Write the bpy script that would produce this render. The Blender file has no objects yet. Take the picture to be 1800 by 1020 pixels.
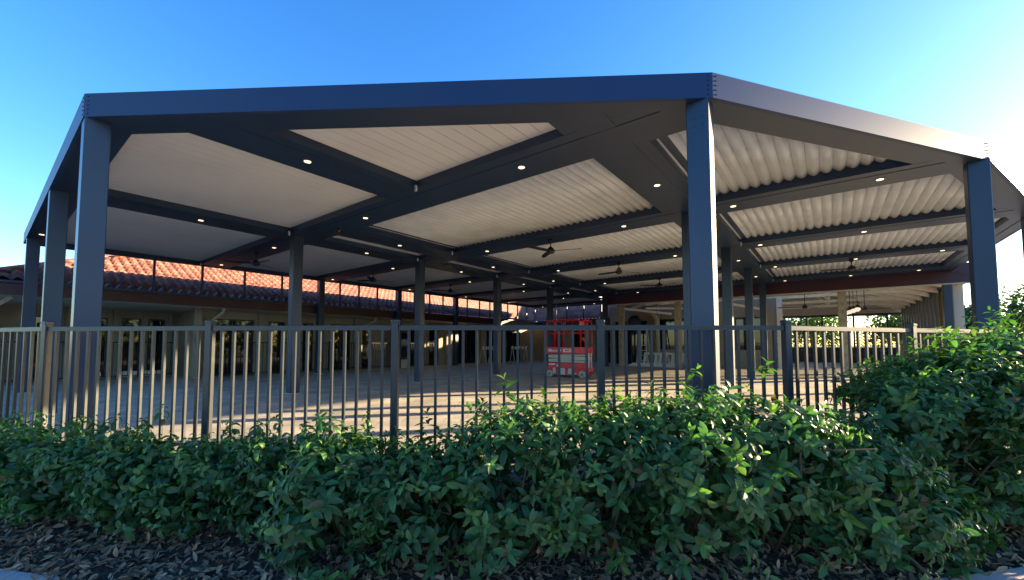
import bpy, bmesh, math, random
import numpy as np
from mathutils import Vector, Matrix
R = math.radians
random.seed(7); rng = np.random.default_rng(7)
S = bpy.context.scene

# ------------------------------------------------------------ camera
CAM_Z = 1.1
cd = bpy.data.cameras.new('camera'); cam = bpy.data.objects.new('camera', cd)
S.collection.objects.link(cam); S.camera = cam
cam.location = (0, 0, CAM_Z); cam.rotation_euler = (R(90) + .0539, 0, 0)
cd.sensor_width = 36; cd.lens = 727.2 / 1800 * 36
cd.shift_x = 10.2 / 1800; cd.shift_y = 57.1 / 1800
cd.clip_start = .05; cd.clip_end = 3000

# ------------------------------------------------------------ world, sun, exposure
SUN_AZ, SUN_EL = R(77), R(12)          # azimuth to the right of the view axis (+Y)
w = bpy.data.worlds.new('World'); S.world = w; w.use_nodes = True
nt = w.node_tree; bgn = nt.nodes['Background']
sky = nt.nodes.new('ShaderNodeTexSky'); sky.sky_type = 'NISHITA'; sky.sun_disc = False
sky.sun_elevation = SUN_EL; sky.sun_rotation = SUN_AZ
sky.air_density = 1.0; sky.dust_density = .5; sky.ozone_density = 2.6; sky.altitude = 50
hs = nt.nodes.new('ShaderNodeHueSaturation'); hs.inputs['Saturation'].default_value = 1.3; hs.inputs['Hue'].default_value = .512
nt.links.new(sky.outputs[0], hs.inputs['Color'])
nt.links.new(hs.outputs[0], bgn.inputs[0]); bgn.inputs[1].default_value = .1
sd = bpy.data.lights.new('sun', 'SUN'); sun = bpy.data.objects.new('sun', sd); S.collection.objects.link(sun)
sd.energy = 5.0; sd.angle = R(.5); sd.color = (1, .78, .47)
sdir = Vector((math.sin(SUN_AZ) * math.cos(SUN_EL), math.cos(SUN_AZ) * math.cos(SUN_EL), math.sin(SUN_EL)))
sun.rotation_euler = sdir.to_track_quat('Z', 'Y').to_euler(); sun.location = (20, 5, 12)
S.view_settings.view_transform = 'Standard'; S.view_settings.look = 'None'
S.view_settings.exposure = 2.38; S.view_settings.gamma = 1

# ------------------------------------------------------------ the terrace's own grid (u along the side wing, v across)
PSI = .6627; AX, AY = -4.603, 4.374
GA = math.pi / 2 - PSI
def W(u, v, z=0):
    return Vector((AX + u * math.sin(PSI) - v * math.cos(PSI), AY + u * math.cos(PSI) + v * math.sin(PSI), z))

# ------------------------------------------------------------ materials
def mat(name, col, rough=.6, metal=0, spec=.5, noise=None, bump=None, emit=None, strength=0):
    m = bpy.data.materials.new(name); m.use_nodes = True
    N, L = m.node_tree.nodes, m.node_tree.links
    b = N['Principled BSDF']; b.inputs['Base Color'].default_value = (*col, 1)
    b.inputs['Roughness'].default_value = rough; b.inputs['Metallic'].default_value = metal
    b.inputs['Specular IOR Level'].default_value = spec
    if emit: b.inputs['Emission Color'].default_value = (*emit, 1); b.inputs['Emission Strength'].default_value = strength
    tc = None
    if noise or bump: tc = N.new('ShaderNodeTexCoord')
    if noise:     # (scale, second colour, low, high)
        n = N.new('ShaderNodeTexNoise'); n.inputs['Scale'].default_value = noise[0]; n.inputs['Detail'].default_value = 5
        L.new(tc.outputs['Object'], n.inputs['Vector'])
        r = N.new('ShaderNodeMapRange'); r.inputs[1].default_value = noise[2]; r.inputs[2].default_value = noise[3]
        L.new(n.outputs[0], r.inputs[0])
        x = N.new('ShaderNodeMix'); x.data_type = 'RGBA'; x.inputs[6].default_value = (*col, 1); x.inputs[7].default_value = (*noise[1], 1)
        L.new(r.outputs[0], x.inputs[0]); L.new(x.outputs[2], b.inputs['Base Color'])
    if bump:      # (scale, strength, distance)
        n2 = N.new('ShaderNodeTexNoise'); n2.inputs['Scale'].default_value = bump[0]; n2.inputs['Detail'].default_value = 4
        L.new(tc.outputs['Object'], n2.inputs['Vector'])
        bp = N.new('ShaderNodeBump'); bp.inputs['Strength'].default_value = bump[1]; bp.inputs['Distance'].default_value = bump[2]
        L.new(n2.outputs[0], bp.inputs['Height']); L.new(bp.outputs[0], b.inputs['Normal'])
    return m
M = {}
M['steel'] = mat('charcoal_blue_powdercoat', (.010, .026, .062), .38, 0, .45, noise=(1.3, (.015, .034, .074), .35, .7), bump=(60, .03, .002))
M['fascia'] = mat('charcoal_blue_fascia', (.012, .034, .10), .46, 0, .32, noise=(.9, (.018, .04, .10), .35, .7))
M['panel'] = mat('white_ceiling_blades', (.66, .665, .68), .45, noise=(.8, (.58, .585, .60), .4, .75))
M['louvre'] = mat('pale_louvre_blades', (.58, .61, .655), .36, noise=(2.5, (.46, .49, .53), .45, .8))
M['fence'] = mat('black_fence_paint', (.026, .03, .034), .38, 0, .5, noise=(9, (.045, .045, .042), .5, .8), bump=(90, .05, .001))
M['lamp'] = mat('lit_downlight', (1, .9, .7), .5, emit=(1, .74, .40), strength=.6)
M['ring'] = mat('downlight_trim', (.12, .12, .12), .4)
M['fan'] = mat('black_fan', (.012, .013, .016), .45)
M['tag'] = mat('grey_plastic', (.5, .5, .5), .6)
M['dark'] = mat('dark_mark', (.01, .01, .01), .8)
M['bolt'] = mat('dark_bolt', (.01, .012, .02), .4)
M['render'] = mat('beige_render', (.33, .28, .21), .85, noise=(2.2, (.25, .21, .16), .4, .8), bump=(40, .2, .004))
M['maroon'] = mat('maroon_fascia_paint', (.05, .007, .014), .45, noise=(1.5, (.035, .006, .012), .4, .7))
M['trim'] = mat('cream_trim', (.55, .48, .37), .6)
M['frame'] = mat('dark_window_frame', (.012, .014, .02), .4)
M['timber'] = mat('weathered_timber_post', (.42, .34, .24), .8, noise=(6, (.26, .2, .14), .45, .75), bump=(20, .4, .006))
M['timberw'] = mat('whitewashed_timber', (.82, .77, .68), .7, noise=(5, (.66, .60, .5), .45, .8))
M['board'] = mat('ceiling_boards', (.52, .47, .39), .75, noise=(3, (.44, .40, .33), .4, .75))
M['white'] = mat('white_paint', (.75, .74, .70), .5)
M['orange'] = mat('orange_stripe', (.55, .12, .03), .6)
M['red'] = mat('red_machine_paint', (.66, .008, .025), .32, noise=(5, (.38, .008, .014), .5, .8))
M['galv'] = mat('zinc_scissor_arms', (.42, .38, .33), .4, .4)
M['rubber'] = mat('grey_tyre', (.42, .42, .41), .7)
M['hub'] = mat('wheel_hub', (.2, .2, .2), .5)
M['bark'] = mat('bark', (.10, .075, .05), .9, noise=(8, (.05, .04, .03), .4, .7), bump=(15, .6, .02))
M['stem'] = mat('hedge_stem', (.12, .08, .05), .85, noise=(12, (.06, .045, .03), .4, .7))
M['litter'] = mat('bare_soil_mulch', (.06, .040, .026), .95, noise=(14, (.02, .016, .013), .35, .7), bump=(30, 1, .03))
M['kerb'] = mat('pale_kerb_paver', (.46, .37, .33), .85, noise=(9, (.32, .28, .27), .4, .8), bump=(60, .3, .003))
M['lattice'] = mat('dark_lattice', (.02, .02, .02), .6)
M['fin_lit'] = mat('grey_fin_lit_side', (.42, .38, .33), .8)  # pale grey stands for the lit sides of the fins
M['amber'] = mat('amber_sunlit_strip', (.6, .36, .08), .6)  # sunlight between the fins put in as yellow colour
M['pot'] = mat('dark_planter', (.02, .022, .026), .5)
M['lampglass'] = mat('pendant_glass', (.9, .8, .6), .3, emit=(1, .85, .6), strength=.15)
M['roofdark'] = mat('dark_roof_top', (.05, .05, .055), .7)
M['blue'] = mat('dark_blue_drum', (.01, .02, .06), .4)

def glass():
    m = bpy.data.materials.new('dark_reflective_glass'); m.use_nodes = True
    b = m.node_tree.nodes['Principled BSDF']
    b.inputs['Base Color'].default_value = (.006, .008, .013, 1); b.inputs['Roughness'].default_value = .03
    b.inputs['Specular IOR Level'].default_value = .5
    return m
M['glass'] = glass()

def attr_mat(name, attr, rough, transl=0, spec=.5):
    """base colour comes from a per-leaf random tint stored on the mesh"""
    m = bpy.data.materials.new(name); m.use_nodes = True
    N, L = m.node_tree.nodes, m.node_tree.links
    b = N['Principled BSDF']; b.inputs['Roughness'].default_value = rough; b.inputs['Specular IOR Level'].default_value = spec
    a = N.new('ShaderNodeAttribute'); a.attribute_name = attr
    L.new(a.outputs['Color'], b.inputs['Base Color'])
    if transl:
        t = N.new('ShaderNodeBsdfTranslucent'); g = N.new('ShaderNodeMix'); g.data_type = 'RGBA'; g.blend_type = 'MULTIPLY'
        g.inputs[0].default_value = 1; g.inputs[7].default_value = (1.6, 1.9, .5, 1)
        L.new(a.outputs['Color'], g.inputs[6]); L.new(g.outputs[2], t.inputs[0])
        x = N.new('ShaderNodeMixShader'); x.inputs[0].default_value = transl
        L.new(b.outputs[0], x.inputs[1]); L.new(t.outputs[0], x.inputs[2]); L.new(x.outputs[0], N['Material Output'].inputs[0])
    return m
M['leaf'] = attr_mat('glossy_hedge_leaf', 'tint', .47, .3, .38)
M['treeleaf'] = attr_mat('tree_leaf', 'tint', .5, .3)
M['dryleaf'] = attr_mat('dry_leaf', 'tint', .85)

def paver_mat():
    m = bpy.data.materials.new('stamped_concrete_paving'); m.use_nodes = True
    N, L = m.node_tree.nodes, m.node_tree.links; b = N['Principled BSDF']
    tc = N.new('ShaderNodeTexCoord')
    br = N.new('ShaderNodeTexBrick'); br.inputs['Scale'].default_value = 1
    br.inputs['Brick Width'].default_value = .6; br.inputs['Row Height'].default_value = .3; br.inputs['Mortar Size'].default_value = .006
    br.inputs['Color1'].default_value = (.58, .51, .41, 1); br.inputs['Color2'].default_value = (.49, .435, .355, 1); br.inputs['Mortar'].default_value = (.28, .24, .19, 1)
    L.new(tc.outputs['Object'], br.inputs['Vector'])
    n = N.new('ShaderNodeTexNoise'); n.inputs['Scale'].default_value = 1.6; n.inputs['Detail'].default_value = 6
    L.new(tc.outputs['Object'], n.inputs['Vector'])
    r = N.new('ShaderNodeMapRange'); r.inputs[1].default_value = .35; r.inputs[2].default_value = .7; r.inputs[3].default_value = .68; r.inputs[4].default_value = 1.14
    L.new(n.outputs[0], r.inputs[0])
    x = N.new('ShaderNodeMix'); x.data_type = 'RGBA'; x.blend_type = 'MULTIPLY'; x.inputs[0].default_value = 1
    L.new(br.outputs[0], x.inputs[6]); L.new(r.outputs[0], x.inputs[7]); L.new(x.outputs[2], b.inputs['Base Color'])
    b.inputs['Roughness'].default_value = .62
    bp = N.new('ShaderNodeBump'); bp.inputs['Strength'].default_value = .25; bp.inputs['Distance'].default_value = .004
    L.new(n.outputs[0], bp.inputs['Height']); L.new(bp.outputs[0], b.inputs['Normal'])
    return m
M['paving'] = paver_mat()

def tile_mat():
    m = bpy.data.materials.new('terracotta_roof_tiles'); m.use_nodes = True
    N, L = m.node_tree.nodes, m.node_tree.links; b = N['Principled BSDF']
    tc = N.new('ShaderNodeTexCoord'); mp = N.new('ShaderNodeMapping'); mp.inputs['Scale'].default_value = (4.2, 3.4, 3.4)
    L.new(tc.outputs['Object'], mp.inputs[0])
    wn = N.new('ShaderNodeTexWhiteNoise'); sn = N.new('ShaderNodeVectorMath'); sn.operation = 'FLOOR'
    L.new(mp.outputs[0], sn.inputs[0]); L.new(sn.outputs[0], wn.inputs[0])
    cr = N.new('ShaderNodeValToRGB'); e = cr.color_ramp.elements
    e[0].color = (.18, .06, .042, 1); e[1].color = (.33, .145, .10, 1); k = e.new(.5); k.color = (.25, .085, .055, 1)
    L.new(wn.outputs[0], cr.inputs[0])
    n = N.new('ShaderNodeTexNoise'); n.inputs['Scale'].default_value = 9; n.inputs['Detail'].default_value = 5
    L.new(tc.outputs['Object'], n.inputs['Vector'])
    r = N.new('ShaderNodeMapRange'); r.inputs[1].default_value = .35; r.inputs[2].default_value = .75; r.inputs[3].default_value = .65; r.inputs[4].default_value = 1.2
    L.new(n.outputs[0], r.inputs[0])
    x = N.new('ShaderNodeMix'); x.data_type = 'RGBA'; x.blend_type = 'MULTIPLY'; x.inputs[0].default_value = 1
    L.new(cr.outputs[0], x.inputs[6]); L.new(r.outputs[0], x.inputs[7]); L.new(x.outputs[2], b.inputs['Base Color'])
    b.inputs['Roughness'].default_value = .55
    return m
M['tile'] = tile_mat()

# ------------------------------------------------------------ mesh helpers
class MB:
    def __init__(s): s.v = []; s.f = []; s.sm = []
    def add(s, vs, fs, smooth=False):
        o = len(s.v); s.v += [tuple(p) for p in vs]; s.f += [tuple(o + i for i in f) for f in fs]; s.sm += [smooth] * len(fs); return s
    def box(s, x0, x1, y0, y1, z0, z1):
        return s.add([(x0, y0, z0), (x1, y0, z0), (x1, y1, z0), (x0, y1, z0), (x0, y0, z1), (x1, y0, z1), (x1, y1, z1), (x0, y1, z1)],
                     [(0, 3, 2, 1), (4, 5, 6, 7), (0, 1, 5, 4), (1, 2, 6, 5), (2, 3, 7, 6), (3, 0, 4, 7)])
    def bevbox(s, x0, x1, y0, y1, z0, z1, b=.01):
        """box with chamfered vertical edges and top edge"""
        pts = [(x0 + b, y0), (x1 - b, y0), (x1, y0 + b), (x1, y1 - b), (x1 - b, y1), (x0 + b, y1), (x0, y1 - b), (x0, y0 + b)]
        cx, cy = (x0 + x1) / 2, (y0 + y1) / 2
        ins = [(cx + (x - cx) * (1 - 2 * b / (x1 - x0)), cy + (y - cy) * (1 - 2 * b / (y1 - y0))) for x, y in pts]
        v = [(x, y, z0) for x, y in pts] + [(x, y, z1 - b) for x, y in pts] + [(x, y, z1) for x, y in ins]
        f = [tuple(range(7, -1, -1)), tuple(range(16, 24))]
        for k in (0, 8):
            f += [(k + i, k + (i + 1) % 8, k + 8 + (i + 1) % 8, k + 8 + i) for i in range(8)]
        return s.add(v, f)
    def prism(s, poly, z0, z1):
        n = len(poly); a = sum(poly[i][0] * poly[(i + 1) % n][1] - poly[(i + 1) % n][0] * poly[i][1] for i in range(n))
        if a < 0: poly = poly[::-1]
        v = [(x, y, z0) for x, y in poly] + [(x, y, z1) for x, y in poly]
        return s.add(v, [tuple(range(n - 1, -1, -1)), tuple(range(n, 2 * n))] + [(i, (i + 1) % n, n + (i + 1) % n, n + i) for i in range(n)])
    def bar(s, a, b, wd, ht, up=(0, 0, 1)):
        a, b = Vector(a), Vector(b); d = (b - a).normalized(); u = Vector(up)
        if abs(d.dot(u)) > .98: u = Vector((0, 1, 0))
        x = d.cross(u).normalized(); y = x.cross(d).normalized()
        c = [(-1, -1), (1, -1), (1, 1), (-1, 1)]
        v = [a + x * (p * wd / 2) + y * (q * ht / 2) for p, q in c] + [b + x * (p * wd / 2) + y * (q * ht / 2) for p, q in c]
        return s.add(v, [(0, 3, 2, 1), (4, 5, 6, 7), (0, 1, 5, 4), (1, 2, 6, 5), (2, 3, 7, 6), (3, 0, 4, 7)])
    def tube(s, pts, rad, n=8, cap=True):
        pts = [Vector(p) for p in pts]; m = len(pts)
        rs = rad if isinstance(rad, (list, tuple)) else [rad] * m
        v = []; prev = None
        for i, p in enumerate(pts):
            d = (pts[min(i + 1, m - 1)] - pts[max(i - 1, 0)]).normalized()
            if prev is None: prev = d.orthogonal().normalized()
            x = (prev - d * prev.dot(d)).normalized(); prev = x; y = d.cross(x)
            v += [p + (x * math.cos(t) + y * math.sin(t)) * rs[i] for t in [2 * math.pi * k / n for k in range(n)]]
        f = [(i * n + k, i * n + (k + 1) % n, (i + 1) * n + (k + 1) % n, (i + 1) * n + k) for i in range(m - 1) for k in range(n)]
        o = len(s.v); s.add(v, f, True)
        if cap: s.f += [tuple(o + k for k in range(n - 1, -1, -1)), tuple(o + (m - 1) * n + k for k in range(n))]; s.sm += [False, False]
        return s
    def lathe(s, prof, n=16, c=(0, 0, 0), axis='z'):
        v = []
        for r, h in prof:
            for k in range(n):
                t = 2 * math.pi * k / n; a, b = r * math.cos(t), r * math.sin(t)
                p = {'z': (a, b, h), 'x': (h, a, b), 'y': (b, h, a)}[axis]
                v.append((p[0] + c[0], p[1] + c[1], p[2] + c[2]))
        f = [(i * n + k, i * n + (k + 1) % n, (i + 1) * n + (k + 1) % n, (i + 1) * n + k) for i in range(len(prof) - 1) for k in range(n)]
        f += [tuple(range(n - 1, -1, -1)), tuple((len(prof) - 1) * n + k for k in range(n))]
        return s.add(v, f, n > 10)
    def build(s, name, m, parent=None, loc=None, rotz=None):
        me = bpy.data.meshes.new(name); me.from_pydata(s.v, [], s.f); me.validate(); me.update()
        if any(s.sm) and len(s.sm) == len(me.polygons): me.polygons.foreach_set('use_smooth', s.sm)
        me.materials.append(m); o = bpy.data.objects.new(name, me); S.collection.objects.link(o)
        if parent: o.parent = parent
        if loc is not None: o.location = loc
        if rotz is not None: o.rotation_euler[2] = rotz
        return o
def tag(o, label, cat, group=None, kind=None):
    if label: o['label'] = label
    if cat: o['category'] = cat
    if group: o['group'] = group
    if kind: o['kind'] = kind
    return o
def empty(name, loc=(0, 0, 0), rotz=0, label=None, cat=None, group=None):
    o = bpy.data.objects.new(name, None); S.collection.objects.link(o); o.location = loc; o.rotation_euler[2] = rotz
    o.empty_display_size = .2
    return tag(o, label, cat, group)
def struct(o): o['kind'] = 'structure'; return o
def children(o): return [c for c in bpy.data.objects if c.parent == o]
def copy_tree(o, parent=None):
    c = o.copy(); S.collection.objects.link(c)
    if parent: c.parent = parent
    for ch in children(o): copy_tree(ch, c)
    return c
def text_mesh(name, txt, size, m, parent, loc, rot, ext=.002, spacing=1.0):
    cu = bpy.data.curves.new(name, 'FONT'); cu.body = txt; cu.size = size; cu.extrude = ext; cu.align_x = 'CENTER'; cu.align_y = 'CENTER'
    cu.offset = size * .018; cu.space_character = spacing
    t = bpy.data.objects.new(name, cu); S.collection.objects.link(t)
    dg = bpy.context.evaluated_depsgraph_get(); me = bpy.data.meshes.new_from_object(t.evaluated_get(dg))
    bpy.data.objects.remove(t); me.materials.clear(); me.materials.append(m)
    o = bpy.data.objects.new(name, me); S.collection.objects.link(o); o.parent = parent; o.location = loc; o.rotation_euler = rot
    return o

# ------------------------------------------------------------ ground
g = MB(); g.add([(-900, -900, -.46), (900, -900, -.46), (900, 900, -.46), (-900, 900, -.46)], [(0, 1, 2, 3)])
struct(g.build('ground', mat('far_grass', (.07, .09, .035), .95, noise=(.3, (.1, .09, .05), .4, .7))))
FENCE = [(-8.2, 5.5), (-6.42, 4.78), (-4.64, 4.18), (-2.84, 3.97), (-1.03, 3.85), (.864, 3.80), (2.66, 3.93), (4.47, 4.56), (6.28, 5.15), (7.9, 6.15)]
# terrace slab following the fence line
edge = [(x + 0, y - .16) for x, y in FENCE]
slab = [(-14.5, 8.6)] + edge + [(11.5, 7.0), (14.6, 8.8), (40, 30), (30, 52), (-10, 48), (-34, 22)]
struct(MB().prism(slab, -.46, 0).build('terrace_paving', M['paving']))
# planting bed: slopes from the kerb up to the slab edge
def kerb_y(x): return 2.31 + .033 * x * x if abs(x) < 4.2 else 2.89 + (abs(x) - 4.2) * .42
xs = np.linspace(-11, 10, 120); bed = MB(); rows = 9; vs = []
fx = [p[0] for p in edge]; fy = [p[1] for p in edge]
def fence_y(x): return float(np.interp(x, fx, fy)) if fx[0] < x < fx[-1] else (fy[0] + (fx[0] - x) * .45 if x <= fx[0] else fy[-1] + (x - fx[-1]) * .55)
def bed_z(x, y):
    y0, y1 = kerb_y(x) + .1, fence_y(x); t = min(max((y - y0) / (y1 - y0), 0), 1)
    return -.385 + .24 * t + .018 * math.sin(7 * x + 3 * y) * math.cos(5 * y - 2 * x)
for x in xs:
    y0, y1 = kerb_y(x) + .1, fence_y(x)
    for j in range(rows):
        y = y0 + (y1 - y0) * j / (rows - 1); vs.append((x, y, bed_z(x, y)))
bed.add(vs, [(i * rows + j, (i + 1) * rows + j, (i + 1) * rows + j + 1, i * rows + j + 1) for i in range(len(xs) - 1) for j in range(rows - 1)], True)
struct(bed.build('planting_bed', M['litter']))
# kerb of single pavers, then the path in front
kb = MB(); x = -9.0; path_pts = []
while x < 9:
    x2 = x + .42; y, y2 = kerb_y(x), kerb_y(x2 - .008)
    kb.prism([(x, y - .22), (x2 - .008, y2 - .22), (x2 - .008, y2 + .1), (x, y + .1)], -.46, -.35 + rng.uniform(-.003, .003)); x = x2
struct(kb.build('kerb', M['kerb']))
pv = [(x, kerb_y(x) - .225) for x in np.linspace(-9, 9, 50)]
struct(MB().prism([(-9, -8)] + [(9, -8)] + pv[::-1], -.455, -.365).build('footpath', M['kerb']))

# ------------------------------------------------------------ pergola
UK = [3.985 + 3.66 * k for k in range(6)]       # beams across
R0, RP, R2, RB = -.82, 3.5, 2.08, -4.284        # beams along
ZS = 3.584; HW = .38; REC = .13
OUT = [(0, 9.2), (0, 0), (3.83, -5.48), (7.68, -8.11), (11.9, -9.65), (19.3, -9.65)]
per = empty('pergola', (AX, AY, 0), GA, 'large dark blue steel pergola with louvred roof, round downlights and square columns over the terrace', 'pergola')
def offset_line(pts, d):
    """offset the open polyline to its inner side"""
    res = []
    for i, p in enumerate(pts):
        ds = []
        for a, b in ((i - 1, i), (i, i + 1)):
            if a >= 0 and b < len(pts):
                e = Vector((pts[b][0] - pts[a][0], pts[b][1] - pts[a][1])).normalized(); ds.append(Vector((-e.y, e.x)))
        n = sum(ds, Vector((0, 0)))
        n = n.normalized(); k = d / n.dot(ds[0]); res.append((p[0] + n.x * k, p[1] + n.y * k))
    return res
inn = offset_line(OUT, .42); fi = offset_line(OUT, .05); mid = offset_line(OUT, .24)
for i in range(len(OUT) - 1):
    MB().prism([OUT[i], OUT[i + 1], fi[i + 1], fi[i]], ZS - .006, ZS + .255).build('fascia', M['fascia'], per)
    b = MB().prism([fi[i], fi[i + 1], mid[i + 1], mid[i]], ZS, ZS + .16)
    b.prism([mid[i], mid[i + 1], inn[i + 1], inn[i]], ZS + .0125, ZS + .152)
    b.build('edge_beam', M['steel'], per)
def hit(kind, val):
    """where a grid line meets the outline"""
    for i in range(len(OUT) - 1):
        a, b = OUT[i], OUT[i + 1]; q = 0 if kind == 'u' else 1
        if kind == 'u' and i == 0: continue
        lo, hi = sorted((a[q], b[q]))
        if lo - 1e-6 <= val <= hi + 1e-6 and hi > lo:
            t = (val - a[q]) / (b[q] - a[q]); return a[1 - q] + t * (b[1 - q] - a[1 - q])
INS = offset_line(OUT, .12)
def at_line(kind, val):
    """where a grid line meets the outline drawn a little inside the fascia"""
    q = 0 if kind == 'u' else 1
    for i in range(1, len(INS) - 1) if kind == 'u' else range(len(INS) - 1):
        a, b = INS[i], INS[i + 1]; lo, hi = sorted((a[q], b[q]))
        if hi > lo and lo <= val <= hi: return a[1 - q] + (val - a[q]) / (b[q] - a[q]) * (b[1 - q] - a[1 - q])
    return INS[1][1 - q] if kind == 'v' else INS[-1][1]
def beam_mb(a0, a1, c, axis, dz=0.0, cut=True):
    m = MB(); z = ZS + .004 + dz
    for s0, s1, o in [(-HW, -.2, .007), (-.2, .2, 0), (.2, HW, .007)]:
        z0 = z + o; z1 = ZS + .24 + dz + o
        p, q = c + s0, c + s1
        if axis == 'v':
            v0, v1 = (max(a0, at_line('u', p)), max(a0, at_line('u', q))) if cut else (a0, a0)
            m.prism([(p, v0), (q, v1), (q, a1), (p, a1)], z0, z1)
        else:
            u0, u1 = (max(a0, at_line('v', p)), max(a0, at_line('v', q))) if cut else (a0, a0)
            m.prism([(u0, p), (u1, q), (a1, q), (a1, p)], z0, z1)
    return m
for k, u in enumerate(UK):
    beam_mb(-20 if k < 5 else 3.2, 9.16, u, 'v', cut=k < 5).build('cross_beam', M['steel'], per)
ends = {R0: (-1, UK[0], 1), RP: (.06, UK[5], 0), R2: (UK[0], UK[4], 0), RB: (-1, UK[4], 1)}
for r, (a, b, ct) in ends.items(): beam_mb(a, b, r, 'u', .003, bool(ct)).build('long_beam', M['steel'], per)
MB().box(.05, 22.9, 9.12, 9.24, ZS - .01, ZS + .25).build('rear_beam', M['steel'], per)
MB().box(19.0, 19.12, -9.6, 3.1, ZS - .012, ZS + .24).build('rear_beam', M['steel'], per)
# roof panels
CL = [((.82, .573), .42)]
def clip_u(v0, v1, u0, u1):
    """range of u kept inside the inner outline for a blade v0..v1"""
    segs = [((0, 0), (3.83, -5.48)), ((3.83, -5.48), (7.68, -8.11)), ((7.68, -8.11), (11.9, -9.65))]
    for a, b in segs:
        d = Vector((b[0] - a[0], b[1] - a[1])).normalized(); n = (-d.y, d.x)
        for v in (v0, v1):
            # n.(u-a0) + m.(v-a1) >= .40
            lim = (.36 - n[1] * (v - a[1])) / n[0] + a[0]
            u0 = max(u0, lim)
    return u0, u1
ZP = ZS + REC
def closed_panel(u0, u1, v0, v1):
    m = MB(); v = v0
    while v < v1 - .01:
        ve = min(v + .2, v1); a, b = clip_u(v, ve, u0, u1)
        if b - a > .03:
            m.box(a, b, v, ve - .009, ZP, ZP + .03)
        v += .2
    # solid backing keeps the joints dark
    m.build('closed_louvre_panel', M['panel'], per)
    m2 = MB(); v = v0
    while v < v1 - .01:
        ve = min(v + .4, v1); a, b = clip_u(v, ve, u0, u1)
        if b - a > .03: m2.box(a, b, v, ve, ZP + .034, ZP + .05)
        v += .4
    m2.build('roof_sheet', M['roofdark'], per)
def open_panel(u0, u1, v0, v1, tilt=-8):
    m = MB(); v = v0 + .07; p = .155; t = R(tilt); n = 7
    # curved hollow blade: bowl-shaped underside
    prof = []
    for i in range(n):
        s = -1 + 2 * i / (n - 1); prof.append((s * .084, -.062 * (1 - abs(s) ** 1.7)))
    top = [(q, h + .014 + .004 * (1 - (q / .088) ** 2)) for q, h in prof[::-1]]
    loop = prof + top
    loop = [(q * math.cos(t) - h * math.sin(t), q * math.sin(t) + h * math.cos(t)) for q, h in loop]
    N = len(loop)
    for q0, q1 in ((v0 - .02, v0 + .075), (v1 - .16, v1 + .02)):
        a, b = clip_u(q0, q1, u0, u1)
        if b - a > .1: MB().box(a - .1, b, q0, q1, ZP + .0, ZP + .14).build('side_channel', M['steel'], per)
    while v < v1 + .02:
        a, b = clip_u(v - .08, v + .08, u0, u1)
        if b - a > .06:
            vs = [(a, v + q, ZP + .055 + h) for q, h in loop] + [(b, v + q, ZP + .055 + h) for q, h in loop]
            fs = [(i, (i + 1) % N, N + (i + 1) % N, N + i) for i in range(N)]
            o = len(m.v); m.add(vs, fs, True)
            m.f += [tuple(o + i for i in range(N - 1, -1, -1)), tuple(o + N + i for i in range(N))]; m.sm += [False, False]
        v += p
    if m.v: m.build('open_louvre_panel', M['louvre'], per)
closed_panel(.42, UK[0] - HW, R0 + HW, RP - HW)
closed_panel(.42, UK[0] - HW, -5.2, R0 - HW)
closed_panel(.42, UK[0] - HW, RP + HW, 9.12)
for k in range(5):
    a, b = UK[k] + HW, UK[k + 1] - HW
    closed_panel(a, b, RP + HW, 9.12)
    if k == 4: continue
    closed_panel(a, b, R2 + HW, RP - HW)
    open_panel(a, b, RB + HW, R2 - HW)
    open_panel(a, b, -9.24, RB - HW)
open_panel(UK[0] - HW, UK[0] + HW + .01, -9.24, RB - HW - .0) if False else None
# columns (square hollow section with a thin base plate)
def column(u, v, h=ZS + .02, w_=.215):
    c = MB().bevbox(u - w_ / 2, u + w_ / 2, v - w_ / 2, v + w_ / 2, .012, h, .008).build('column', M['steel'], per)
    MB().box(u - w_ / 2 - .03, u + w_ / 2 + .03, v - w_ / 2 - .03, v + w_ / 2 + .03, 0.002, .016).build('base_plate', M['tag'], c)
COLS = [(.118, .08), (.118, 3.5), (.118, 8.3), (3.905, -5.335), (7.71, -7.985), (11.86, -9.48), (15.3, -9.52), (19.45, -9.5)]
COLS += [(3.85 + 3.66 * k, 3.3) for k in range(4)] + [(18.85, 2.55)]
COLS += [(7.51, 9.1), (11.17, 9.1), (14.83, 9.1), (18.49, 9.1)]
COLS += [(7.645, -4.284), (11.305, -4.284), (14.965, -4.284), (18.625, -4.284)]
for c in COLS: column(*c)
# mullions between the rear beam and the tiled eaves
MU = [.2, 1.3, 2.51, 3.69, 4.89, 6.1, 8.35, 9.2, 10.1, 12.15, 13.1, 14.0, 15.8, 16.8, 17.7, 19.4, 20.4, 21.4, 22.4]
for u in MU: MB().box(u - .03, u + .03, 9.155, 9.215, 2.62, ZS - .01).build('mullion', M['steel'], per)
for v in (8.2, 7.0, 5.8, 4.6, 3.5): MB().box(22.8, 22.86, v - .03, v + .03, 2.62, ZS - .01).build('mullion', M['steel'], per)
MB().box(22.78, 22.9, 3.1, 9.12, ZS - .014, ZS + .24).build('rear_beam', M['steel'], per)
# rivet rows at the outer corners
for i in (1, 2, 3):
    p = Vector(OUT[i]); m = MB()
    for j, sgn in ((i - 1, 0), (i + 1, 1)):
        d = (Vector(OUT[j]) - p).normalized()
        nrm = Vector((-d.y, d.x)) if sgn == 0 else Vector((d.y, -d.x))
        for r_ in range(5):
            c = p + d * .045 + nrm * .001; z = ZS + .03 + r_ * .048
            a = c - nrm * .002; b_ = c + nrm * .006
            m.tube([(a.x, a.y, z), (b_.x, b_.y, z)], .008, 8)
    m.build('rivet_row', M['bolt'], per)
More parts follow.
